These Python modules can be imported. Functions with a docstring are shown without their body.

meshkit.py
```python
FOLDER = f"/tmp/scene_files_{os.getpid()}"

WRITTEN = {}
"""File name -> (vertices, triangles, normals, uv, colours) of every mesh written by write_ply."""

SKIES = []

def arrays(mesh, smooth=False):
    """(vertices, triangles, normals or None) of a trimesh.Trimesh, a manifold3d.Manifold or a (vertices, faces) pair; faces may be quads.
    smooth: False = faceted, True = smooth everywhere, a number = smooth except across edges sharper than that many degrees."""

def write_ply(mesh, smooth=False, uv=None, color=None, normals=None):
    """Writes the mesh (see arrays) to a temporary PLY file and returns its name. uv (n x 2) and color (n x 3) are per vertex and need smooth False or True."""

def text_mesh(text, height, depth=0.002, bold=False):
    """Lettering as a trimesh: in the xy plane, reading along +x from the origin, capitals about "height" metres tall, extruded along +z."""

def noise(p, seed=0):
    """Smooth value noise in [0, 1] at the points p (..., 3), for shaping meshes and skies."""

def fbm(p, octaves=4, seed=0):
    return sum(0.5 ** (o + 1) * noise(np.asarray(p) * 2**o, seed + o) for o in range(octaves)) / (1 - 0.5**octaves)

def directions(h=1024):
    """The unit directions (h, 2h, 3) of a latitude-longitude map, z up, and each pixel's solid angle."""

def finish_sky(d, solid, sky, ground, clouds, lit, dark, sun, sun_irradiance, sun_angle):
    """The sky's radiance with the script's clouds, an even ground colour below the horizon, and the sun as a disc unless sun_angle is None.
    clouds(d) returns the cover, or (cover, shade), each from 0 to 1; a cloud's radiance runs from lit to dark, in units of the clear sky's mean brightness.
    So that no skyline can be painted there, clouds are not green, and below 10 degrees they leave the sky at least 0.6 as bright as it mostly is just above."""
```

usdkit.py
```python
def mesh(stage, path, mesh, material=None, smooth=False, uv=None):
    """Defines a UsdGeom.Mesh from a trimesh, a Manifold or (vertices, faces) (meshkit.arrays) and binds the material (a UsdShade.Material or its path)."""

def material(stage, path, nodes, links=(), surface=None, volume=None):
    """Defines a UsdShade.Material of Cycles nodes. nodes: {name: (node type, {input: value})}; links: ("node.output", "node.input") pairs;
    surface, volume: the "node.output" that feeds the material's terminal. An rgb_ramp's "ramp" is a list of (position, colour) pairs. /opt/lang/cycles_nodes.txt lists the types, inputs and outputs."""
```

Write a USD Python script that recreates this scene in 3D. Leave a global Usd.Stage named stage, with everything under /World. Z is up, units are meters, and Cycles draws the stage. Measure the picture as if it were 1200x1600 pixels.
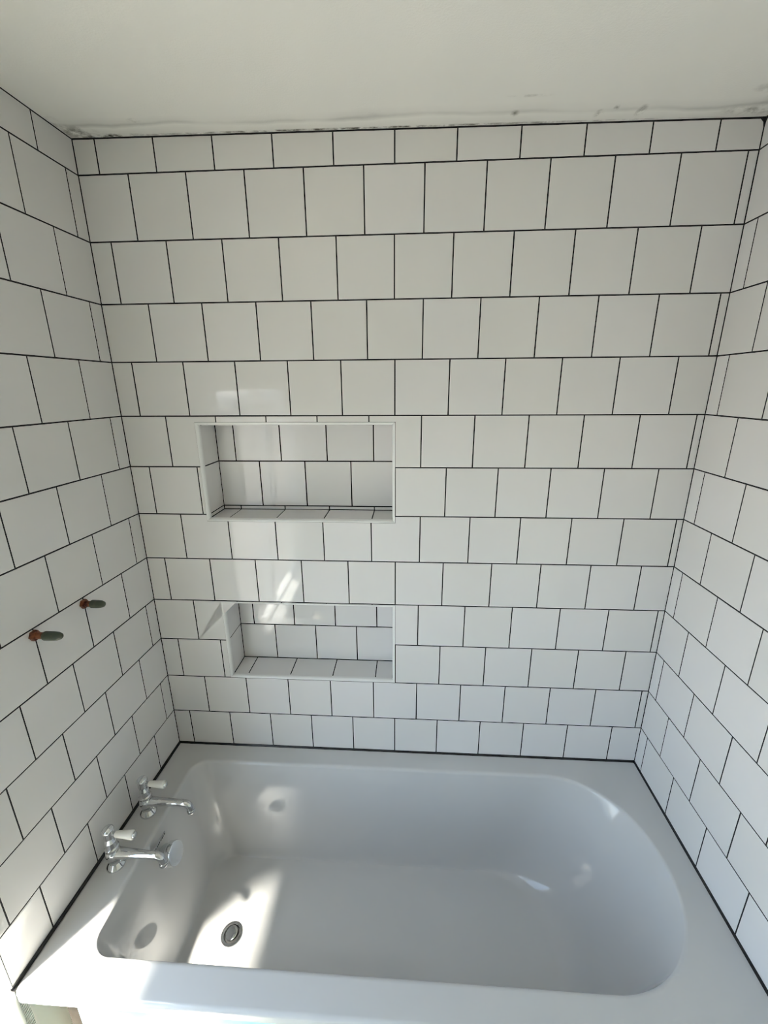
import math, random
import numpy as np
import trimesh
import manifold3d as m3
import usdkit
from pxr import Usd, UsdGeom, UsdLux, UsdShade, Gf, Sdf, Vt
from shapely.geometry import Polygon, box as sbox

rng = random.Random(7)
stage = Usd.Stage.CreateInMemory()
UsdGeom.SetStageUpAxis(stage, UsdGeom.Tokens.z)
UsdGeom.SetStageMetersPerUnit(stage, 1.0)
UsdGeom.Xform.Define(stage, "/World")
UsdGeom.Scope.Define(stage, "/World/Looks")

# ------------------------------------------------------------------ camera
EXPOSURE = 0.24
FPX = 655.1                                        # focal length in pixels of the 1200 px wide picture
CAM = (0.849, -1.2205, 1.8194)
RIGHT = np.array([0.998280, 0.058261, -0.006573])
UP = np.array([-0.010153, 0.282189, 0.959305])
BACK = np.array([0.057745, -0.957588, 0.282295])
cam = UsdGeom.Camera.Define(stage, "/World/camera")
cam.CreateHorizontalApertureAttr(36.0)
cam.CreateVerticalApertureAttr(48.0)
cam.CreateFocalLengthAttr(36.0 * FPX / 1200.0)
cam.CreateClippingRangeAttr(Gf.Vec2f(0.02, 200.0))
cam.CreateExposureAttr(EXPOSURE)
mat4 = Gf.Matrix4d(*RIGHT, 0, *UP, 0, *BACK, 0, *CAM, 1)
cam.AddTransformOp().Set(mat4)

# ------------------------------------------------------------------ sky and sun
SUN_AZ = math.radians(36.0)      # travels towards +y, turned this far towards +x
SKY = 0.40
SUN_EL = math.radians(64.0)
sky = UsdLux.DomeLight.Define(stage, "/World/sky")
sky.CreateIntensityAttr(1.0)
sky_look = usdkit.material(stage, "/World/Looks/sky_look", {
    "s": ("sky_texture", {"sky_type": "multiple_scattering", "sun_disc": False, "sun_elevation": SUN_EL, "sun_rotation": math.pi + SUN_AZ, "altitude": 50.0, "air_density": 1.0, "aerosol_density": 4.0, "ozone_density": 1.0}),
    "h": ("hsv", {"saturation": 0.80}),                      # thin bright haze over the blue
    "b": ("background_shader", {"strength": SKY})},
    [("s.color", "h.color"), ("h.color", "b.color")], surface="b.background")
UsdShade.MaterialBindingAPI.Apply(sky.GetPrim()).Bind(sky_look)
sun = UsdLux.DistantLight.Define(stage, "/World/sun")
sun.CreateAngleAttr(5.5)
sun.CreateColorAttr(Gf.Vec3f(1.0, 0.915, 0.80))
sun.CreateIntensityAttr(1800.0)
d = np.array([math.sin(SUN_AZ) * math.cos(SUN_EL), math.cos(SUN_AZ) * math.cos(SUN_EL), -math.sin(SUN_EL)])
bz = -d
bx_ = np.cross([0, 0, 1.0], bz); bx_ /= np.linalg.norm(bx_)
by_ = np.cross(bz, bx_)
sun.AddTransformOp().Set(Gf.Matrix4d(*bx_, 0, *by_, 0, *bz, 0, 0, 0, 0, 1))

# ------------------------------------------------------------------ helpers
used = {}


def numbered(parent, name):
    k = used.get((parent, name), -1) + 1
    used[(parent, name)] = k
    return name if k == 0 else f"{name}_{k:03d}"


def tag(prim, label=None, category=None, group=None, kind=None):
    for key, v in (("label", label), ("category", category), ("group", group), ("kind", kind)):
        if v:
            prim.SetCustomDataByKey(key, v)
    return prim


def thing(name, label=None, category=None, loc=(0, 0, 0), group=None, kind=None):
    x = UsdGeom.Xform.Define(stage, "/World/" + numbered("/World", name))
    if tuple(loc) != (0, 0, 0):
        x.AddTranslateOp().Set(Gf.Vec3d(*loc))
    return tag(x.GetPrim(), label, category, group, kind)


def soften(mesh, angle):
    """Normals smoothed except across edges sharper than angle degrees: each corner takes the faces round its vertex that turn less than that."""
    t = trimesh.Trimesh(mesh.vertices, mesh.faces, process=True)
    v, f = np.array(t.vertices), np.array(t.faces)
    fn = np.cross(v[f[:, 1]] - v[f[:, 0]], v[f[:, 2]] - v[f[:, 0]])
    area = np.linalg.norm(fn, axis=1)
    f, fn, area = f[area > 1e-14], fn[area > 1e-14], area[area > 1e-14]
    un = fn / area[:, None]
    around = [[] for _ in v]
    for i, t3 in enumerate(f):
        for k in t3:
            around[k].append(i)
    limit = math.cos(math.radians(angle))
    out, index, pts, made = [], np.zeros_like(f), [], {}
    for i, t3 in enumerate(f):
        for c, k in enumerate(t3):
            near = np.array(around[k])
            near = near[un[near] @ un[i] > limit]
            n = fn[near].sum(0)
            n /= np.linalg.norm(n)
            key = (k, *np.round(n, 4))
            if key not in made:
                made[key] = len(pts)
                pts.append(v[k]); out.append(n)
            index[i, c] = made[key]
    return np.array(pts), index, np.array(out)


def obj(name, mesh, m, parent=None, smooth=False, label=None, kind=None, category=None):
    up = "/World" if parent is None else str(parent.GetPath())
    path = f"{up}/{numbered(up, name)}"
    if smooth is False:
        p = usdkit.mesh(stage, path, mesh, M[m]).GetPrim()
    else:
        v, f, n = soften(mesh, smooth)
        g = usdkit.mesh(stage, path, (v, f), M[m])
        g.CreateNormalsAttr(Vt.Vec3fArray.FromNumpy(n.astype(np.float32)))
        g.SetNormalsInterpolation("vertex")
        p = g.GetPrim()
    return tag(p, label, category, None, kind)


def cat(*ms):
    return trimesh.util.concatenate([trimesh.Trimesh(*(a if isinstance(a, tuple) else (a.vertices, a.faces)), process=False) for a in ms])


def bx(x0, x1, y0, y1, z0, z1):
    b = trimesh.creation.box([x1 - x0, y1 - y0, z1 - z0])
    b.apply_translation([(x0 + x1) / 2, (y0 + y1) / 2, (z0 + z1) / 2])
    return b


def rbox(x0, x1, y0, y1, z0, z1, r=0.003, seg=3):
    """A box with rounded edges: hull of spheres."""
    pts = []
    s = trimesh.creation.icosphere(1, r).vertices
    for x in (x0 + r, x1 - r):
        for y in (y0 + r, y1 - r):
            for z in (z0 + r, z1 - r):
                pts.append(s + [x, y, z])
    return trimesh.convex.convex_hull(np.vstack(pts))


def lathe(profile, n=32, axis="z", loc=(0, 0, 0)):
    """Revolves (r, h) points, a closed solid when the ends lie on the axis."""
    p = np.array(profile, float)
    a = np.arange(n) * 2 * np.pi / n
    v = np.stack([p[:, 0, None] * np.cos(a), p[:, 0, None] * np.sin(a), np.repeat(p[:, 1, None], n, 1)], -1).reshape(-1, 3)
    f = []
    for i in range(len(p) - 1):
        for j in range(n):
            q = [i * n + j, i * n + (j + 1) % n, (i + 1) * n + (j + 1) % n, (i + 1) * n + j]
            f += [[q[0], q[1], q[2]], [q[0], q[2], q[3]]]
    t = trimesh.Trimesh(v, f, process=True)
    t.update_faces(t.nondegenerate_faces())
    if axis == "x":
        t.vertices = t.vertices[:, [2, 0, 1]]
    t.apply_translation(loc)
    return t


def sweep(points, radii, n=20, cap=True):
    p = np.array(points, float)
    r = np.broadcast_to(radii, (len(p),))
    t = np.gradient(p, axis=0)
    t /= np.linalg.norm(t, axis=1, keepdims=True)
    side = np.array([0, 1.0, 0])
    a = np.arange(n) * 2 * np.pi / n
    v = []
    for k in range(len(p)):
        u = np.cross(side, t[k]); u /= np.linalg.norm(u)
        w = np.cross(t[k], u)
        v.append(p[k] + r[k] * (np.cos(a)[:, None] * u + np.sin(a)[:, None] * w))
    v = np.vstack(v)
    f = []
    for i in range(len(p) - 1):
        for j in range(n):
            q = [i * n + j, i * n + (j + 1) % n, (i + 1) * n + (j + 1) % n, (i + 1) * n + j]
            f += [[q[0], q[1], q[2]], [q[0], q[2], q[3]]]
    if cap:
        v = np.vstack([v, p[0], p[-1]])
        for j in range(n):
            f.append([len(v) - 2, (j + 1) % n, j])
            f.append([len(v) - 1, (len(p) - 1) * n + j, (len(p) - 1) * n + (j + 1) % n])
    return trimesh.Trimesh(v, f, process=False)


def bezier(pts, n):
    pts = np.array(pts, float)
    t = np.linspace(0, 1, n)[:, None]
    if len(pts) == 3:
        return (1 - t) ** 2 * pts[0] + 2 * t * (1 - t) * pts[1] + t * t * pts[2]
    return (1 - t) ** 3 * pts[0] + 3 * t * (1 - t) ** 2 * pts[1] + 3 * t * t * (1 - t) * pts[2] + t ** 3 * pts[3]


# ------------------------------------------------------------------ materials
M = {}


def plain(name, color, rough, metallic=0.0, bump=None, spec=0.5, coat=0.0, var=None):
    """bump: (scale, strength, distance); var: (scale, colour2, low, high) a noise mixed into the colour."""
    nodes = {"p": ("principled_bsdf", {"base_color": color, "roughness": rough, "metallic": metallic, "specular_ior_level": spec, "coat_weight": coat})}
    links = []
    if bump or var:
        nodes["g"] = ("geometry", {})
    if bump:
        nodes["bn"] = ("noise_texture", {"scale": bump[0], "detail": 3.0})
        nodes["b"] = ("bump", {"strength": bump[1], "distance": bump[2]})
        links += [("g.position", "bn.vector"), ("bn.fac", "b.height"), ("b.normal", "p.normal")]
    if var:
        nodes["vn"] = ("noise_texture", {"scale": var[0], "detail": 5.0})
        nodes["vr"] = ("rgb_ramp", {"ramp": [(var[2], color), (var[3], var[1])]})
        links += [("g.position", "vn.vector"), ("vn.fac", "vr.fac"), ("vr.color", "p.base_color")]
    M[name] = usdkit.material(stage, "/World/Looks/" + name, nodes, links, surface="p.BSDF")


for i, c in enumerate([(0.76, 0.745, 0.73), (0.77, 0.755, 0.745), (0.755, 0.74, 0.72)]):
    plain(f"glazed_tile_{i}", c, 0.045, bump=(9.0, 0.12, 0.002))
plain("grout", (0.012, 0.012, 0.013), 0.8, bump=(400.0, 0.3, 0.0005))
plain("white_plastic", (0.80, 0.80, 0.78), 0.25)
plain("acrylic", (0.615, 0.615, 0.61), 0.025)
plain("chrome", (0.64, 0.65, 0.66), 0.045, metallic=1.0)
plain("satin_chrome", (0.90, 0.91, 0.91), 0.16, metallic=1.0)
plain("dark_gap", (0.01, 0.01, 0.01), 0.6)
plain("ceramic", (0.82, 0.80, 0.74), 0.12)
plain("copper", (0.27, 0.10, 0.05), 0.45, metallic=0.6, bump=(160.0, 0.3, 0.001), var=(90.0, (0.09, 0.028, 0.022), 0.42, 0.62))
plain("green_plastic", (0.045, 0.060, 0.040), 0.35, bump=(200.0, 0.2, 0.001), var=(70.0, (0.09, 0.085, 0.05), 0.5, 0.75))
plain("plaster", (0.74, 0.71, 0.61), 0.7, bump=(60.0, 0.15, 0.002))
plain("rear_paint", (0.44, 0.43, 0.38), 0.7, bump=(60.0, 0.15, 0.002))
plain("aqua_paint", (0.74, 0.76, 0.72), 0.6, bump=(60.0, 0.15, 0.002))
plain("aqua_film", (0.30, 0.70, 0.72), 0.3, bump=(14.0, 0.4, 0.004))
plain("timber", (0.060, 0.050, 0.040), 0.8, spec=0.15, var=(20.0, (0.040, 0.032, 0.025), 0.4, 0.7))
plain("floor_board", (0.70, 0.64, 0.52), 0.5, var=(12.0, (0.64, 0.58, 0.46), 0.4, 0.7))
plain("render_grey", (0.60, 0.60, 0.57), 0.9)
plain("paving", (0.15, 0.145, 0.14), 0.95, var=(3.0, (0.12, 0.115, 0.11), 0.4, 0.7))
plain("black_silicone", (0.010, 0.010, 0.011), 0.3)
plain("plate_grey", (0.45, 0.46, 0.46), 0.35)
M["pane"] = usdkit.material(stage, "/World/Looks/pane", {
    "t": ("transparent_bsdf", {"color": (0.96, 0.98, 0.98)}), "g": ("glossy_bsdf", {"color": (1, 1, 1), "roughness": 0.0}),
    "f": ("fresnel", {"IOR": 1.45}), "geo": ("geometry", {}), "one": ("math", {"math_type": "subtract", "value1": 1.0}), "x": ("math", {"math_type": "multiply"}), "m": ("mix_closure", {})},
    [("geo.backfacing", "one.value2"), ("f.fac", "x.value1"), ("one.value", "x.value2"), ("x.value", "m.fac"), ("t.BSDF", "m.closure1"), ("g.BSDF", "m.closure2")], surface="m.closure")


def ceiling_material():
    """White emulsion with roller texture, a smeared grey line along the tiled edge and mould specks in the corners."""
    n = {"p": ("principled_bsdf", {"roughness": 0.75, "specular_ior_level": 0.3}),
         "g": ("geometry", {}), "s": ("separate_xyz", {}),
         "bn": ("noise_texture", {"scale": 260.0, "detail": 3.0}), "b": ("bump", {"strength": 0.22, "distance": 0.0015}),
         # wobbling distance from the back edge
         "wn": ("noise_texture", {"scale": 5.0, "detail": 4.0}), "w1": ("math", {"math_type": "multiply_add", "value2": 0.05, "value3": -0.025}),
         "yy": ("math", {"math_type": "add"}),
         "lr": ("rgb_ramp", {"ramp": [(0.0, (0.2,) * 3), (0.14, (0.1,) * 3), (0.22, (0.0,) * 3), (0.30, (0.5,) * 3), (0.36, (0.15,) * 3), (0.5, (0.0,) * 3), (1.0, (0.0,) * 3)]}),
         "ls": ("map_range", {"from_min": 0.0, "from_max": -0.15, "to_min": 0.0, "to_max": 1.0, "clamp": True}),
         "ln": ("noise_texture", {"scale": 3.5, "detail": 5.0}), "lnr": ("rgb_ramp", {"ramp": [(0.35, (0.0,) * 3), (0.65, (1.0,) * 3)]}),
         "lm": ("mix", {"mix_type": "multiply", "fac": 1.0}),
         "mx": ("mix", {"mix_type": "mix", "color1": (0.85, 0.845, 0.81), "color2": (0.33, 0.33, 0.31)}),
         "mx2": ("mix", {"mix_type": "mix", "color2": (0.07, 0.065, 0.042)}),
         "mn": ("noise_texture", {"scale": 38.0, "detail": 6.0, "roughness": 0.65})}
    links = [("g.position", "bn.vector"), ("bn.fac", "b.height"), ("b.normal", "p.normal"), ("g.position", "s.vector"), ("g.position", "wn.vector"),
             ("wn.fac", "w1.value1"), ("s.y", "yy.value1"), ("w1.value", "yy.value2"), ("yy.value", "ls.value"), ("ls.result", "lr.fac"),
             ("g.position", "ln.vector"), ("ln.fac", "lnr.fac"), ("lr.color", "lm.color1"), ("lnr.color", "lm.color2"), ("lm.color", "mx.fac"),
             ("mx.color", "mx2.color1"), ("g.position", "mn.vector"), ("mx2.color", "p.base_color")]
    # specks: (x, y, reach across, reach along, strength); stretched and broken up by the noise
    last = None
    for k, (x, y, rx, ry, s) in enumerate(SPECKS):
        n[f"a{k}"] = ("mapping", {"mapping_type": "point", "location": (-x / rx, -y / ry, 0), "scale": (1 / rx, 1 / ry, 0.0)})
        n[f"l{k}"] = ("vector_math", {"vector_math_type": "length", "math_type": "length"})
        n[f"c{k}"] = ("math", {"math_type": "subtract", "value1": 1.0, "use_clamp": True})
        n[f"d{k}"] = ("math", {"math_type": "multiply", "value2": s})
        links += [("g.position", f"a{k}.vector"), (f"a{k}.vector", f"l{k}.vector1"), (f"l{k}.value", f"c{k}.value2"), (f"c{k}.value", f"d{k}.value1")]
        if last:
            n[f"e{k}"] = ("math", {"math_type": "maximum"})
            links += [(last, f"e{k}.value1"), (f"d{k}.value", f"e{k}.value2")]
            last = f"e{k}.value"
        else:
            last = f"d{k}.value"
    n["nr"] = ("rgb_ramp", {"ramp": [(0.42, (0.0,) * 3), (0.62, (1.0,) * 3)]})
    n["bw"] = ("rgb_to_bw", {})
    n["mm"] = ("math", {"math_type": "multiply", "use_clamp": True})
    links += [("mn.fac", "nr.fac"), ("nr.color", "bw.color"), ("bw.val", "mm.value1"), (last, "mm.value2"), ("mm.value", "mx2.fac")]
    for k in list(n):
        if n[k][0] == "vector_math":
            n[k] = ("vector_math", {"math_type": "length"})
    M["ceiling_paint"] = usdkit.material(stage, "/World/Looks/ceiling_paint", n, links, surface="p.BSDF")


SPECKS = [(0.03, -0.02, 0.06, 0.035, 1.1), (0.10, -0.004, 0.12, 0.012, 1.6), (0.005, -0.05, 0.03, 0.05, 0.7),
          (1.61, -0.025, 0.09, 0.022, 0.7), (1.59, -0.10, 0.04, 0.018, 0.6), (1.63, -0.09, 0.035, 0.09, 0.35),
          (1.36, -0.035, 0.012, 0.03, 0.9), (1.27, -0.03, 0.012, 0.02, 0.7), (1.08, -0.042, 0.012, 0.014, 0.8), (1.30, -0.05, 0.008, 0.012, 0.8),
          (0.20, -0.06, 0.02, 0.012, 0.5), (1.10, -0.10, 0.06, 0.006, 0.35), (0.7, -0.004, 0.9, 0.006, 1.2)]
ceiling_material()

# ------------------------------------------------------------------ the alcove's measures
PITCH, GAP = 0.150, 0.0032
RIM = 0.55                        # height of the bath rim
Z1 = 2.346                        # first grout line below the ceiling
W = 1.6544                        # back wall, corner to corner
AL, AR = 0.0206, -0.0203          # the side walls' turn off square


def ceil_z(x):
    return 2.4245 - 0.0092 * x


class Plane:
    """A tiled face: u runs along it, n out of it into the room; v is up (or any second direction)."""
    def __init__(s, o, u, v, n):
        s.o, s.u, s.v, s.n = (np.array(a, float) for a in (o, u, v, n))

    def at(s, uvn):
        q = np.atleast_2d(uvn)
        return s.o + q[:, :1] * s.u + q[:, 1:2] * s.v + q[:, 2:] * s.n

    def box(s, u0, u1, v0, v1, n0, n1):
        b = bx(u0, u1, v0, v1, n0, n1)
        b.vertices = s.at(b.vertices)
        b.fix_normals()
        return b


BACKP = Plane((0, 0, 0), (1, 0, 0), (0, 0, 1), (0, -1, 0))
LEFTP = Plane((0, 0, 0), (-math.sin(AL), -math.cos(AL), 0), (0, 0, 1), (math.cos(AL), -math.sin(AL), 0))
RIGHTP = Plane((W, 0, 0), (math.sin(AR), -math.cos(AR), 0), (0, 0, 1), (-math.cos(AR), -math.sin(AR), 0))


def inset(poly, c):
    """Mitred inward offset of a counter-clockwise polygon, vertex by vertex."""
    p = np.array(poly, float)
    a, b = np.roll(p, 1, 0), np.roll(p, -1, 0)
    e0, e1 = p - a, b - p
    e0 /= np.linalg.norm(e0, axis=1, keepdims=True); e1 /= np.linalg.norm(e1, axis=1, keepdims=True)
    n0, n1 = np.c_[-e0[:, 1], e0[:, 0]], np.c_[-e1[:, 1], e1[:, 0]]
    k = 1 + (n0 * n1).sum(1)
    return p + c * (n0 + n1) / np.maximum(k, 0.3)[:, None]


def tile(plane, poly, thick=0.0066, c=0.0008, tilt=0.0011, proud=0.0):
    """One glazed tile: the outline's sides, a rounded edge in two steps and a flat face, each set a touch uneven."""
    p = np.array(poly, float)
    if ((p[:, 0] * np.roll(p[:, 1], -1)) - (np.roll(p[:, 0], -1) * p[:, 1])).sum() < 0:
        p = p[::-1]
    m = len(p)
    mid = p.mean(0)
    ta, tb, tc = rng.gauss(0, tilt), rng.gauss(0, tilt), rng.gauss(0, 0.00012)
    rings = [(p, -thick), (p, -c), (inset(p, 0.3 * c), -0.3 * c), (inset(p, c), 0.0)]
    v = []
    for q, h in rings:
        z = h + (ta * (q[:, 0] - mid[0]) + tb * (q[:, 1] - mid[1]) + tc + proud if h > -thick else 0)
        v.append(np.c_[q, np.broadcast_to(z, (m,))])
    f = []
    for k in range(3):
        for j in range(m):
            q = [k * m + j, k * m + (j + 1) % m, (k + 1) * m + (j + 1) % m, (k + 1) * m + j]
            f += [[q[0], q[1], q[2]], [q[0], q[2], q[3]]]
    top = 3 * m
    if m == 4:
        f += [[top, top + 1, top + 2], [top, top + 2, top + 3]]
    else:
        tv, tf = trimesh.creation.triangulate_polygon(Polygon(rings[3][0]), engine="earcut")
        idx = [int(np.argmin(((rings[3][0] - q) ** 2).sum(1))) for q in tv]
        for t in tf:
            a, b, cc = (rings[3][0][idx[i]] for i in t)
            ccw = (b[0] - a[0]) * (cc[1] - a[1]) - (b[1] - a[1]) * (cc[0] - a[0]) > 0
            t = [top + idx[i] for i in t]
            f.append(t if ccw else t[::-1])
    v = plane.at(np.vstack(v))
    f = np.array(f)
    if np.dot(np.cross(plane.u, plane.v), plane.n) < 0:
        f = f[:, ::-1]
    return trimesh.Trimesh(v, f, process=False)


def lay(parent, plane, rows, length, cut=None, top=None, corner=0.0012, tail=0.0012, nip=None):
    """Rows of tiles: (v top, v bottom, first joint's u). cut: areas left free; top(u): an uneven upper edge."""
    for r, (vt, vb, first) in enumerate(rows):
        us = [0.0] + [first + k * PITCH for k in range(60) if first + k * PITCH < length - 0.004] + [length]
        for a, b in zip(us, us[1:]):
            a2, b2 = a + (corner if a == 0 else GAP / 2), b - (tail if b == length else GAP / 2)
            if top and r == 0:
                ends = [(b2, top(b2)), (a2, top(a2))]
                if nip == "last" and b == length:
                    ends = [(b2, top(b2) - 0.016), (b2 - 0.0025, top(b2) - 0.006), (b2 - 0.009, top(b2)), (a2, top(a2))]
                elif nip == "first" and a == 0:
                    ends = [(b2, top(b2)), (a2 + 0.008, top(a2)), (a2 + 0.002, top(a2) - 0.007), (a2, top(a2) - 0.018)]
                poly = Polygon([(a2, vb + GAP / 2), (b2, vb + GAP / 2)] + ends)
            else:
                poly = sbox(a2, vb + GAP / 2, b2, vt - GAP / 2)
            if cut is not None:
                poly = poly.difference(cut)
            for g in getattr(poly, "geoms", [poly]):
                if g.is_empty or g.area < 2e-5:
                    continue
                g = g.simplify(1e-5)
                obj("tile", tile(plane, list(g.exterior.coords)[:-1]), f"glazed_tile_{rng.randrange(3)}", parent)


def zrows(offsets):
    out = []
    for k in range(13):
        vt = Z1 + 0.09 if k == 0 else Z1 - (k - 1) * PITCH
        vb = RIM + 0.0035 if k == 12 else Z1 - k * PITCH
        out.append((vt, vb, offsets[k]))
    return out


# ------------------------------------------------------------------ floor, ceiling, room shell
cv = np.array([(x, y, ceil_z(x) + h) for x in (-0.35, 1.80) for y in (-2.75, 0.30) for h in (0, 0.15)])
obj("ceiling", trimesh.convex.convex_hull(cv), "ceiling_paint", kind="structure", label="white painted ceiling with grey smears and mould specks along the tiles")
obj("floor", bx(-0.35, 1.80, -2.75, 0.30, -0.12, 0.0), "floor_board", kind="structure", label="plain pale floor below and in front of the bath")
obj("wall_rear", bx(-0.35, 1.80, -2.75, -2.60, 0.0, 2.45), "rear_paint", kind="structure", label="plain painted wall behind the camera")

# ------------------------------------------------------------------ back wall with its two niches
NICHES = {  # trim's outer edges x0, x1, z0, z1; depth; back rows (z top, z bottom, first joint's x); floor joint x
    "upper": dict(x0=0.2200, x1=0.8088, z0=Z1 - 0.9215, z1=Z1 - 0.6185, depth=0.109, mids=[Z1 - 0.7500, Z1 - 0.9003], joints=[0.2870, 0.3630, 0.2870], fl=0.2870),
    "lower": dict(x0=0.2310, x1=0.8088, z0=Z1 - 1.4990, z1=Z1 - 1.2030, depth=0.107, mids=[Z1 - 1.3503], joints=[0.2905, 0.3665], fl=0.2905)}
TRIM = 0.0085
wall_back = thing("wall_back", "white square-tiled back wall with black grout and two recessed niches", kind="structure")
body = bx(-0.10, 1.76, 0.0006, 0.30, 0.0, 2.46)
man = m3.Manifold(m3.Mesh(np.array(body.vertices, np.float32), np.array(body.faces, np.uint32)))
free = None
for q in NICHES.values():
    t = TRIM - 0.0007
    hole = bx(q["x0"] + t, q["x1"] - t, -0.05, q["depth"] + 0.0007, q["z0"] + t, q["z1"] - t)
    man -= m3.Manifold(m3.Mesh(np.array(hole.vertices, np.float32), np.array(hole.faces, np.uint32)))
    lip = bx(q["x0"] + 0.0004, q["x1"] - 0.0004, -0.05, TRIM + 0.0045, q["z0"] + 0.0004, q["z1"] - 0.0004)
    man -= m3.Manifold(m3.Mesh(np.array(lip.vertices, np.float32), np.array(lip.faces, np.uint32)))
    a = sbox(q["x0"] - 0.0008, q["z0"] - 0.0008, q["x1"] + 0.0008, q["z1"] + 0.0008)
    free = a if free is None else free.union(a)
obj("grout", man, "grout", wall_back, label="black grout bed")
E, O = 0.0578, 0.1338
back_rows = zrows([0.0573, 0.1311, 0.0568, 0.1330, 0.0582, 0.1339, 0.0590, 0.1354, 0.0598, 0.1345, 0.0594, 0.1340, 0.0585])
lay(wall_back, BACKP, back_rows, W, cut=free, top=lambda u: ceil_z(u) - (0.0035 if u < 1.5 else 0.0035 + 0.01 * max(0, u - 1.60)), nip="last")

for key, q in NICHES.items():
    x0, x1, z0, z1, D = q["x0"] + TRIM, q["x1"] - TRIM, q["z0"] + TRIM, q["z1"] - TRIM, q["depth"]
    lo = "tall" if key == "upper" else "low"
    # the recess: its back tiles, sides, floor and head
    nb = Plane((x0, D, z0), (1, 0, 0), (0, 0, 1), (0, -1, 0))
    host = obj("niche", nb.box(0, x1 - x0, 0, z1 - z0, -0.004, -0.0007), "grout", wall_back,
               label="upper recessed niche with a thin sliver row of tiles above its floor" if key == "upper" else "lower recessed niche just above the bath")
    edges = [z1] + q["mids"] + [z0]
    rows = [(edges[i] - z0, edges[i + 1] - z0, q["joints"][i] - x0) for i in range(len(edges) - 1)]
    lay(host, nb, rows, x1 - x0)
    nl = Plane((x0, D, z0), (0, -1, 0), (0, 0, 1), (1, 0, 0))
    nr = Plane((x1, D, z0), (0, -1, 0), (0, 0, 1), (-1, 0, 0))
    L = D - TRIM - 0.0002
    lay(host, nl, [(a, b, 9.0) for a, b, _ in rows], L)
    lay(host, nr, [(a, b, 9.0) for a, b, _ in rows], L)
    nf = Plane((x0, D, z0), (1, 0, 0), (0, -1, 0), (0, 0, 1))
    nh = Plane((x0, D, z1), (1, 0, 0), (0, -1, 0), (0, 0, -1))
    lay(host, nf, [(L + GAP / 2, 0.0, q["fl"] - x0)], x1 - x0)
    lay(host, nh, [(L + GAP / 2, 0.0, q["fl"] - x0)], x1 - x0)
    # four mitred lengths of white quadrant trim
    ang = np.linspace(0, math.pi / 2, 7)
    prof = [(TRIM - TRIM * math.cos(a), -TRIM + TRIM * math.sin(a) + 0.0009) for a in ang]      # (outward from the opening, out of the wall)
    prof = [(0.0, -0.0135)] + prof + [(TRIM, -0.006)]
    corners = [(x0, z0), (x1, z0), (x1, z1), (x0, z1)]
    dirs = [(-1, -1), (1, -1), (1, 1), (-1, 1)]
    for s in range(4):
        (ax, az), (bx2, bz2) = corners[s], corners[(s + 1) % 4]
        da, db = dirs[s], dirs[(s + 1) % 4]
        e = np.array([bx2 - ax, bz2 - az]); e = e / np.linalg.norm(e) * 0.0003
        v = []
        for w, n in prof:
            v.append((ax + da[0] * w + e[0], -n, az + da[1] * w + e[1]))
        for w, n in prof:
            v.append((bx2 + db[0] * w - e[0], -n, bz2 + db[1] * w - e[1]))
        m = len(prof)
        f = [[j, (j + 1) % m, m + (j + 1) % m] for j in range(m)] + [[j, m + (j + 1) % m, m + j] for j in range(m)]
        f += [[0, j + 1, j] for j in range(1, m - 1)] + [[m, m + j, m + j + 1] for j in range(1, m - 1)]
        t = trimesh.Trimesh(np.array(v), f, process=False)
        t.fix_normals()
        obj("edge_trim", t, "white_plastic", host, smooth=40)

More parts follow.
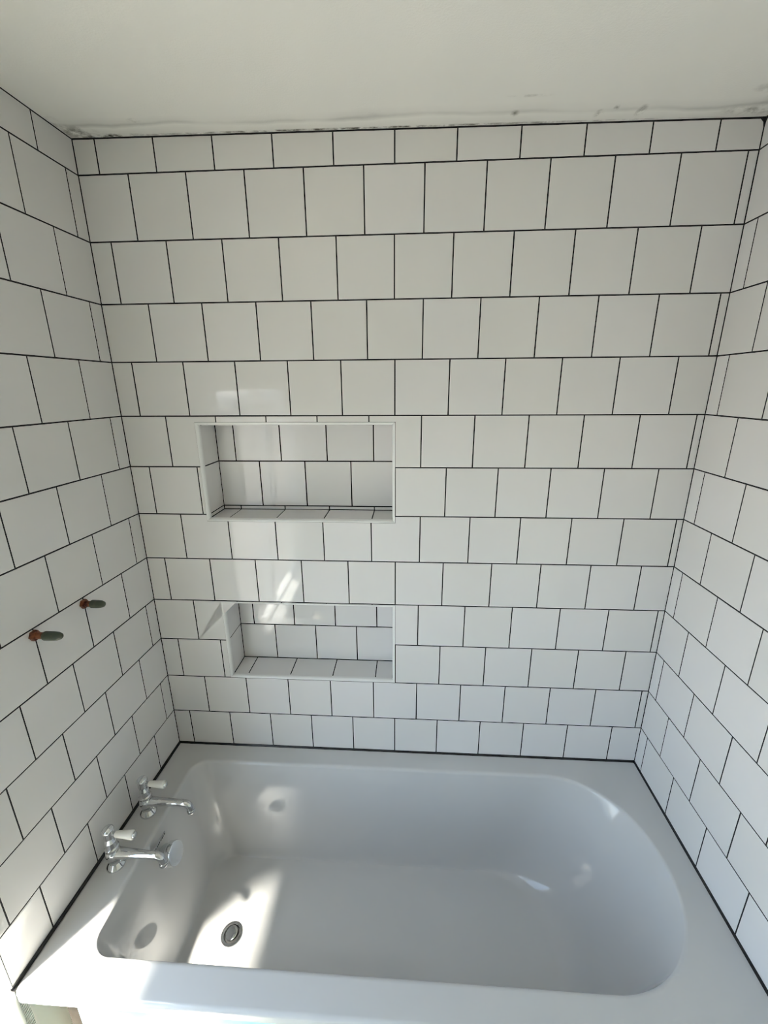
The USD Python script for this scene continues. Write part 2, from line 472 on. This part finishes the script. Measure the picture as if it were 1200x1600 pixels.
# ------------------------------------------------------------------ left wall: tiled nib, window opening beyond
NIB = 0.688                        # length of the tiled part
WY1, WZ0, WZ1 = 2.05, 0.30, 1.86   # the window opening
wall_left = thing("wall_left", "white square-tiled left wall with black grout and two capped pipe ends", kind="structure")
obj("grout", LEFTP.box(-0.001, NIB - 0.010, RIM - 0.004, 2.43, -0.03, -0.0006), "grout", wall_left, label="black grout bed")
obj("masonry", cat(LEFTP.box(-0.12, NIB, 0.0, 2.44, -0.125, -0.0301), LEFTP.box(-0.12, NIB, 0.0, RIM - 0.004, -0.03, -0.0085)), "aqua_paint", wall_left, label="pale aqua painted plaster round the window")
obj("masonry", cat(LEFTP.box(WY1, 2.75, 0.0, 2.44, -0.125, -0.006), LEFTP.box(NIB, WY1, WZ1, 2.44, -0.125, -0.006),
                   LEFTP.box(NIB, WY1, 0.0, WZ0, -0.125, -0.006)), "aqua_paint", wall_left)
left_rows = zrows([0.1173, 0.0405, 0.1174, 0.0441, 0.1216, 0.0475, 0.1232, 0.0480, 0.1215, 0.0457, 0.1194, 0.0442, 0.1185])
lay(wall_left, LEFTP, left_rows, NIB - 0.0105, top=lambda u: ceil_z(0) - 0.003)

trim = thing("trim_1", "white plastic tile trim up the outer edge of the left tiled wall", kind="structure")
ang = np.linspace(0, math.pi / 2, 7)
prof = [(NIB - 0.0100, -0.008), (NIB - 0.0100, 0.0008)] + [(NIB - 0.0085 + 0.0090 * math.sin(a), -0.0082 + 0.0090 * math.cos(a)) for a in ang] + [(NIB + 0.0005, -0.020), (NIB - 0.0015, -0.020), (NIB - 0.0015, -0.0082)]
pp = Polygon(prof)
nose = trimesh.creation.extrude_polygon(pp, 2.42 - 0.30, engine="earcut")
nv = nose.vertices.copy()
nose.vertices = LEFTP.at(np.c_[nv[:, 0], nv[:, 2] + 0.30, nv[:, 1]])
nose.fix_normals()
obj("nose", nose, "white_plastic", trim, smooth=40)
flange = sbox(NIB - 0.036, 0.30, NIB - 0.0105, RIM - 0.006)
for k in range(60):
    z = 0.306 + k * 0.0085
    if z < RIM - 0.014:
        flange = flange.difference(sbox(NIB - 0.031, z, NIB - 0.016, z + 0.0045))
fl = trimesh.creation.extrude_polygon(flange, 0.0012, engine="earcut")
fv = fl.vertices.copy()
fl.vertices = LEFTP.at(np.c_[fv[:, 0], fv[:, 1], fv[:, 2] - 0.0084])
fl.fix_normals()
obj("perforated_flange", fl, "white_plastic", trim)

win = thing("window_1", "white framed window in the left wall, just beyond the bath", kind="structure")


def wbox(u0, u1, z0, z1, n0, n1):
    return LEFTP.box(u0, u1, z0, z1, n0, n1)


n0, n1 = -0.115, -0.062
fr = [wbox(NIB, NIB + 0.042, WZ0, WZ1, n0, n1), wbox(WY1 - 0.042, WY1, WZ0, WZ1, n0, n1), wbox(NIB + 0.042, WY1 - 0.042, WZ0, WZ0 + 0.042, n0, n1), wbox(NIB + 0.042, WY1 - 0.042, WZ1 - 0.042, WZ1, n0, n1)]
obj("frame", cat(*fr), "white_plastic", win)
um = 1.42
obj("mullion", wbox(um - 0.03, um + 0.03, WZ0 + 0.042, WZ1 - 0.042, n0, n1), "white_plastic", win)
obj("pane", wbox(NIB + 0.042, um - 0.03, WZ0 + 0.042, WZ1 - 0.042, -0.090, -0.086), "pane", win)
obj("pane", wbox(um + 0.03, WY1 - 0.042, WZ0 + 0.042, WZ1 - 0.042, -0.090, -0.086), "pane", win)
obj("sill", wbox(NIB + 0.001, WY1 - 0.001, WZ0, WZ0 + 0.02, -0.061, 0.02), "white_plastic", win)

# ------------------------------------------------------------------ right wall
wall_right = thing("wall_right", "white square-tiled right wall with black grout beyond the round end of the bath", kind="structure")
obj("grout", RIGHTP.box(-0.001, 0.76, RIM - 0.004, 2.43, -0.10, -0.0006), "grout", wall_right, label="black grout bed")
obj("masonry", cat(RIGHTP.box(0.76, 2.75, 0.0, 2.44, -0.12, -0.0012), RIGHTP.box(-0.1, 0.76, 0.0, RIM - 0.004, -0.12, -0.008)), "plaster", wall_right)
right_rows = zrows([0.1190, 0.0000, 0.0438, 0.1190, 0.0459, 0.1229, 0.0468, 0.1214, 0.0436, 0.1191, 0.0425, 0.1171, 0.0417])
right_rows[1] = right_rows[1][:2] + (0.1185,)
right_rows[0] = right_rows[0][:2] + (0.0440,)
lay(wall_right, RIGHTP, right_rows, 0.76, top=lambda u: ceil_z(W) - 0.003, nip="first")

# outside the window: a garden wall and the ground, which the sun and sky light
obj("ground", bx(-30, -0.28, -30, 30, -0.5, -0.3), "paving", kind="structure", label="paved ground outside the window")
obj("wall_outside", bx(-4.2, -4.0, -9.0, 6.0, -0.3, 0.9), "render_grey", kind="structure", label="grey rendered garden wall outside the window")

# ------------------------------------------------------------------ bath
bath = thing("bathtub", "white single-ended acrylic bath with a rounded right end, set between three tiled walls", "bathtub")
FRONT = -0.6865
NA = 196


def outline(x0, x1, y0, y1, rc, ex, ey=None, n=NA):
    """A bath's outline, anticlockwise: square corners of radius rc at the left end, a half ellipse of half-length ex at the right, n points at even shares of each stretch."""
    cy, b = (y0 + y1) / 2, (y1 - y0) / 2
    parts = []
    k = n // 7
    t = np.linspace(-np.pi / 2, np.pi / 2, 3 * k, endpoint=False)
    sx, sy = np.sign(np.cos(t)) * np.abs(np.cos(t)) ** 0.95, np.sign(np.sin(t)) * np.abs(np.sin(t)) ** 0.95
    parts.append(np.c_[x1 - ex + ex * sx, cy + b * sy])
    parts.append(np.c_[np.linspace(x1 - ex, x0 + rc, k, endpoint=False), np.full(k, y1)])
    c = np.linspace(np.pi / 2, np.pi, k // 2, endpoint=False)
    parts.append(np.c_[x0 + rc + rc * np.cos(c), y1 - rc + rc * np.sin(c)])
    parts.append(np.c_[np.full(k, x0), np.linspace(y1 - rc, y0 + rc, k, endpoint=False)])
    c = np.linspace(np.pi, 1.5 * np.pi, k // 2, endpoint=False)
    parts.append(np.c_[x0 + rc + rc * np.cos(c), y0 + rc + rc * np.sin(c)])
    parts.append(np.c_[np.linspace(x0 + rc, x1 - ex, k, endpoint=False), np.full(k, y0)])
    return np.vstack(parts)


rim_o = outline(0.0975, 1.5705, -0.6155, -0.0710, 0.058, 0.262)
flr_o = outline(0.172, 1.305, -0.560, -0.128, 0.075, 0.205)
DEPTH = 0.385
rings = []


def ring(xy, z):
    rings.append(np.c_[xy, np.broadcast_to(z, (len(xy),))])


# outer edge of the rim, from the underside of the lip over the rounded edge to the flat top
outer = []
x_r = lambda y: W + (-y) * math.sin(AR)
x_l = lambda y: -(-y) * math.sin(AL)
# match the outer outline to the inner one by running along both with the same shares
def outer_outline(g):
    y1, y0 = -0.002 - 0, FRONT + g
    k = NA // 7
    r = max(0.022 - g, 0.006)
    P = []
    xr0, xr1 = x_r(y0) - 0.002, x_r(y1) - 0.002
    xl0, xl1 = x_l(y0) + 0.001 + g, x_l(y1) + 0.001
    # right end: from bottom middle round the two right corners to the top middle
    right = [(rim_o[0, 0], y0), (xr0 - r, y0)] + [(xr0 - r + r * math.sin(a), y0 + r - r * math.cos(a)) for a in np.linspace(0.2, math.pi / 2, 4)] + [(xr1, y1), (rim_o[3 * k, 0], y1)]
    right = np.array(right)
    s = np.r_[0, np.cumsum(np.linalg.norm(np.diff(right, axis=0), axis=1))]
    tt = np.linspace(0, s[-1], 3 * k, endpoint=False)
    P.append(np.c_[np.interp(tt, s, right[:, 0]), np.interp(tt, s, right[:, 1])])
    P.append(np.c_[np.linspace(rim_o[3 * k, 0], xl1 + 0.06, k, endpoint=False), np.full(k, y1)])
    c = k // 2
    P.append(np.r_[np.c_[np.linspace(xl1 + 0.06, xl1, c // 2, endpoint=False), np.full(c // 2, y1)], np.c_[np.full(c - c // 2, xl1), np.linspace(y1, y1 - 0.06, c - c // 2, endpoint=False)]])
    yy = np.linspace(y1 - 0.06, y0 + r, k, endpoint=False)
    P.append(np.c_[[x_l(a) + 0.001 + g for a in yy], yy])
    aa = np.linspace(0, math.pi / 2, c, endpoint=False)
    P.append(np.c_[xl0 + r - r * np.cos(aa), y0 + r - r * np.sin(aa)])
    P.append(np.c_[np.linspace(xl0 + r, rim_o[0, 0], k, endpoint=False), np.full(k, y0)])
    return np.vstack(P)


LIP = 0.030
ring(outer_outline(0.020), RIM - LIP)
ring(outer_outline(0.002), RIM - LIP)
ring(outer_outline(0.000), RIM - LIP + 0.003)
for a in np.linspace(0, math.pi / 2, 6):
    ring(outer_outline(0.010 * (1 - math.cos(a))), RIM - 0.010 * (1 - math.sin(a)))
n_out = len(rings)
# rounded inner edge, then the wall down to the fillet and the floor
N_in = np.roll(rim_o, -1, 0) - np.roll(rim_o, 1, 0)
N_in = np.c_[-N_in[:, 1], N_in[:, 0]] / np.linalg.norm(N_in, axis=1, keepdims=True)
ring(rim_o - 0.006 * N_in, RIM)
RR = 0.012
for a in np.linspace(0.25, 1.0, 5) * math.radians(76):
    ring(rim_o + N_in * (RR * math.sin(a) - 0.006), RIM - RR * (1 - math.cos(a)))
wall = bezier([(0.09, -0.012), (0.50, -0.20), (0.60, -0.375), (1.0, -DEPTH)], 22)
start = rings[-1]
h0, z0b = 0.0, start[0, 2] - RIM
for h, z in wall[1:]:
    t = (h - 0.09) / (1 - 0.09)
    xy = start[:, :2] * (1 - t) + flr_o * t
    ring(xy, RIM + z0b + (z - (-0.012)) / (-DEPTH + 0.012) * (-DEPTH - z0b))
DRAIN = np.array([0.302, -0.349])
ZD = RIM - DEPTH - 0.010
DR = 0.0335
ca = np.arctan2(flr_o[:, 1] - DRAIN[1], flr_o[:, 0] - DRAIN[0])
circ = DRAIN + (DR + 0.0015) * np.c_[np.cos(ca), np.sin(ca)]
for t in (0.12, 0.3, 0.55, 0.8, 1.0):
    xy = flr_o * (1 - t) + circ * t
    ring(xy, RIM - DEPTH - 0.010 * t)
ring(DRAIN + DR * 0.96 * np.c_[np.cos(ca), np.sin(ca)], ZD - 0.012)
v = np.vstack(rings)
f = []
for i in range(len(rings) - 1):
    for j in range(NA):
        q = [i * NA + j, i * NA + (j + 1) % NA, (i + 1) * NA + (j + 1) % NA, (i + 1) * NA + j]
        f += [[q[0], q[1], q[2]], [q[0], q[2], q[3]]]
v = np.vstack([v, [*DRAIN, ZD - 0.012]])
b0 = (len(rings) - 1) * NA
f += [[len(v) - 1, b0 + j, b0 + (j + 1) % NA] for j in range(NA)]
shell = trimesh.Trimesh(v, f, process=False)
obj("shell", shell, "acrylic", bath, smooth=35)

# waste: chrome ring with a tilting plug in it
waste = obj("waste_ring", lathe([(DR - 0.0095, -0.010), (DR - 0.0085, 0.0005), (DR - 0.004, 0.0022), (DR, 0.0016), (DR + 0.0012, -0.0008), (DR - 0.002, -0.008), (DR - 0.0095, -0.010)], 48, loc=(*DRAIN, ZD + 0.001)), "chrome", bath, smooth=50, label="chrome waste ring at the tap end")
obj("waste_well", lathe([(0, -0.0095), (DR - 0.0092, -0.0095), (DR - 0.0092, -0.007), (0, -0.007)], 32, loc=(*DRAIN, ZD + 0.001)), "dark_gap", waste)
plug = lathe([(0, -0.003), (0.0185, -0.003), (0.0195, 0.0), (0.0180, 0.0018), (0.010, 0.0026), (0, 0.0028)], 40)
plug.apply_transform(trimesh.transformations.rotation_matrix(0.22, [0.6, -0.8, 0]))
plug.apply_translation([DRAIN[0] - 0.003, DRAIN[1] + 0.0035, ZD - 0.0005])
obj("waste_plug", plug, "chrome", waste, smooth=50, label="tilted chrome plug disc")

# overflow: chrome drum with a domed knob on the tap end wall
OV = np.array([0.121, -0.337, 0.470])
def tilted(m):
    m.apply_transform(trimesh.transformations.rotation_matrix(-math.radians(17), [0, 1, 0], OV))
    return m


over = obj("overflow_drum", tilted(lathe([(0, 0.0), (0.026, 0.0), (0.029, 0.006), (0.0285, 0.018), (0.026, 0.021), (0, 0.021)], 48, axis="x", loc=OV)), "chrome", bath, smooth=40, label="round chrome overflow below the nearer tap")
obj("overflow_knob", tilted(lathe([(0, 0.0215), (0.0300, 0.0215), (0.0330, 0.0245), (0.0330, 0.0400), (0.0315, 0.0430), (0.027, 0.0446), (0.015, 0.0456), (0, 0.0460)], 48, axis="x", loc=OV)), "satin_chrome", over, smooth=40, label="smooth chrome turning knob")
plate = obj("name_plate", rbox(0.1165, 0.1195, -0.365, -0.310, 0.522, 0.531, 0.0012), "plate_grey", bath, label="small grey plate under the rim")
bars = [bx(0.1192, 0.1198, -0.361 + k * 0.0062, -0.361 + k * 0.0062 + (0.0042 if k % 3 else 0.0026), 0.5240, 0.5290) for k in range(8)]
obj("lettering", cat(*bars), "dark_gap", plate)

# below the rim: panel, timber, black seal
obj("front_board", rbox(0.118, 1.630, -0.674, -0.664, 0.0, RIM - LIP - 0.0005, 0.002), "aqua_film", label="pale aqua board standing under the front lip of the bath", category="board")
obj("timber_batten", rbox(0.045, 0.1165, -0.638, -0.621, 0.0, RIM - LIP - 0.0005, 0.002), "timber", label="dark brown timber upright under the bath's front left corner", category="batten")


def bead(p0, p1, nrm, h=0.0055, w=0.005):
    """A black silicone seal: a small coved strip from p0 to p1; nrm points off the wall."""
    p0, p1, nrm = (np.array(a, float) for a in (p0, p1, nrm))
    prof = [(0.0, 0.0)] + [(w * (1 - math.sin(a)), h * (1 - math.cos(a))) for a in np.linspace(0, math.pi / 2, 5)]
    v = [p + nrm * a + np.array([0, 0, b]) for p in (p0, p1) for a, b in prof]
    m = len(prof)
    f = [[j, (j + 1) % m, m + (j + 1) % m] for j in range(m)] + [[j, m + (j + 1) % m, m + j] for j in range(m)]
    f += [[0, j + 1, j] for j in range(1, m - 1)] + [[m, m + j, m + j + 1] for j in range(1, m - 1)]
    t = trimesh.Trimesh(np.array(v), f, process=False)
    t.fix_normals()
    return t


seal = thing("trim_2", "black silicone seal between the bath rim and the tiles", kind="structure")
obj("back_bead", bead((0.002, -0.0012, RIM), (W - 0.002, -0.0012, RIM), (0, -1, 0), 0.006, 0.004), "black_silicone", seal, smooth=60)
obj("tap_end_bead", bead(LEFTP.at((0.001, RIM, 0.0005))[0], LEFTP.at((0.682, RIM, 0.0005))[0], LEFTP.n, 0.007, 0.006), "black_silicone", seal, smooth=60)
obj("round_end_bead", bead(RIGHTP.at((0.001, RIM, 0.0005))[0], RIGHTP.at((0.682, RIM, 0.0005))[0], RIGHTP.n, 0.006, 0.004), "black_silicone", seal, smooth=60)


# ------------------------------------------------------------------ taps
def tap(loc, label):
    t = thing("bath_tap", label, "tap", loc, group=None)
    obj("base_flange", lathe([(0, 0), (0.0235, 0), (0.0245, 0.003), (0.0225, 0.007), (0.018, 0.012), (0.0150, 0.016), (0, 0.016)], 40), "chrome", t, smooth=50)
    obj("body", lathe([(0, 0.014), (0.0145, 0.0145), (0.0135, 0.022), (0.0160, 0.030), (0.0190, 0.038), (0.0195, 0.046), (0.0180, 0.054), (0.0140, 0.060), (0.0130, 0.064), (0, 0.064)], 40), "chrome", t, smooth=50)
    p = np.vstack([bezier([(0.006, 0, 0.044), (0.05, 0, 0.046), (0.09, 0, 0.047), (0.118, 0, 0.0455)], 12), bezier([(0.118, 0, 0.0455), (0.139, 0, 0.0445), (0.139, 0, 0.018)], 9)[1:]])
    r = np.r_[np.interp(np.linspace(0, 1, 12), [0, 0.25, 0.8, 1], [0.0155, 0.0128, 0.0098, 0.0100]), np.interp(np.linspace(0, 1, 8), [0, 1], [0.0102, 0.0100])]
    sp = obj("spout", sweep(p, r, 24), "chrome", t, smooth=50)
    obj("nozzle", lathe([(0.0070, -0.004), (0.0112, -0.004), (0.0122, -0.001), (0.0122, 0.004), (0.0108, 0.006), (0.0070, 0.006), (0.0070, -0.004)], 32, loc=(0.139, 0, 0.016)), "chrome", sp, smooth=40)
    obj("screw", lathe([(0, 0.0165), (0.0045, 0.0175), (0.0048, 0.0200), (0.003, 0.0225), (0, 0.0230)], 16, axis="x", loc=(0.004, -0.004, 0.026)), "chrome", t, smooth=50)
    obj("bonnet", lathe([(0, 0.060), (0.0165, 0.060), (0.0180, 0.064), (0.0180, 0.069), (0.0152, 0.073), (0.0148, 0.090), (0.0108, 0.096), (0.0085, 0.104), (0, 0.104)], 12), "chrome", t, smooth=25)
    obj("head", lathe([(0, 0.100), (0.0095, 0.100), (0.0125, 0.104), (0.0135, 0.110), (0.0135, 0.122), (0.0150, 0.125), (0.0152, 0.129), (0.0140, 0.133), (0.0105, 0.137), (0.005, 0.1390), (0, 0.1395)], 36), "chrome", t, smooth=40)
    lv = obj("lever", lathe([(0, 0.0205), (0.0075, 0.0205), (0.0083, 0.0225), (0.0100, 0.045), (0.0118, 0.066), (0.0116, 0.0695), (0.0100, 0.0715), (0, 0.0720)], 32, axis="x", loc=(0, 0, 0.1165)), "ceramic", t, smooth=40, label="white ceramic lever")
    obj("lever_neck", lathe([(0, 0.010), (0.0060, 0.010), (0.0052, 0.015), (0.0066, 0.0185), (0.0066, 0.0208), (0, 0.0208)], 24, axis="x", loc=(0, 0, 0.1165)), "chrome", lv, smooth=40)
    obj("lever_end", lathe([(0, 0.0715), (0.0082, 0.0715), (0.0082, 0.0742), (0.0065, 0.0768), (0.003, 0.0782), (0, 0.0785)], 24, axis="x", loc=(0, 0, 0.1165)), "chrome", lv, smooth=40)
    return t


tap((0.046, -0.270, RIM), "chrome bath tap with white ceramic lever, the farther one, nearest the back wall")
tap((0.046, -0.421, RIM), "chrome bath tap with white ceramic lever, the nearer one, its spout over the round overflow")


# ------------------------------------------------------------------ capped pipe ends on the left wall
def pipe(u, z, label, scale, rot):
    o = LEFTP.at((u, z, 0.0))[0]
    t = thing("capped_pipe", label, "pipe", o)
    def add(name, prof, mat, n=24, smooth=40):
        m = lathe(prof, n, axis="x")
        m.vertices *= [scale, 1, 1]
        m.apply_transform(trimesh.transformations.rotation_matrix(rot, [0, 0, 1]))
        obj(name, m, mat, t, smooth=smooth)
    add("collar", [(0, 0.0004), (0.0125, 0.0004), (0.0128, 0.004), (0.0120, 0.009), (0.0085, 0.010), (0, 0.010)], "copper", 6, 25)
    add("stub", [(0, 0.009), (0.0076, 0.009), (0.0076, 0.030), (0, 0.030)], "copper")
    add("cap", [(0, 0.026), (0.0098, 0.026), (0.0108, 0.028), (0.0106, 0.046), (0.0096, 0.056), (0.0070, 0.063), (0.0035, 0.066), (0, 0.0668)], "green_plastic")
    return t


pipe(0.2755, 1.2800, "short copper pipe stub with dark green cap, the farther one, closer to the back corner", 0.92, 0.0)
pipe(0.4255, 1.2810, "longer copper pipe stub with dark green cap, the one nearer the picture's left edge", 1.08, 0.0)
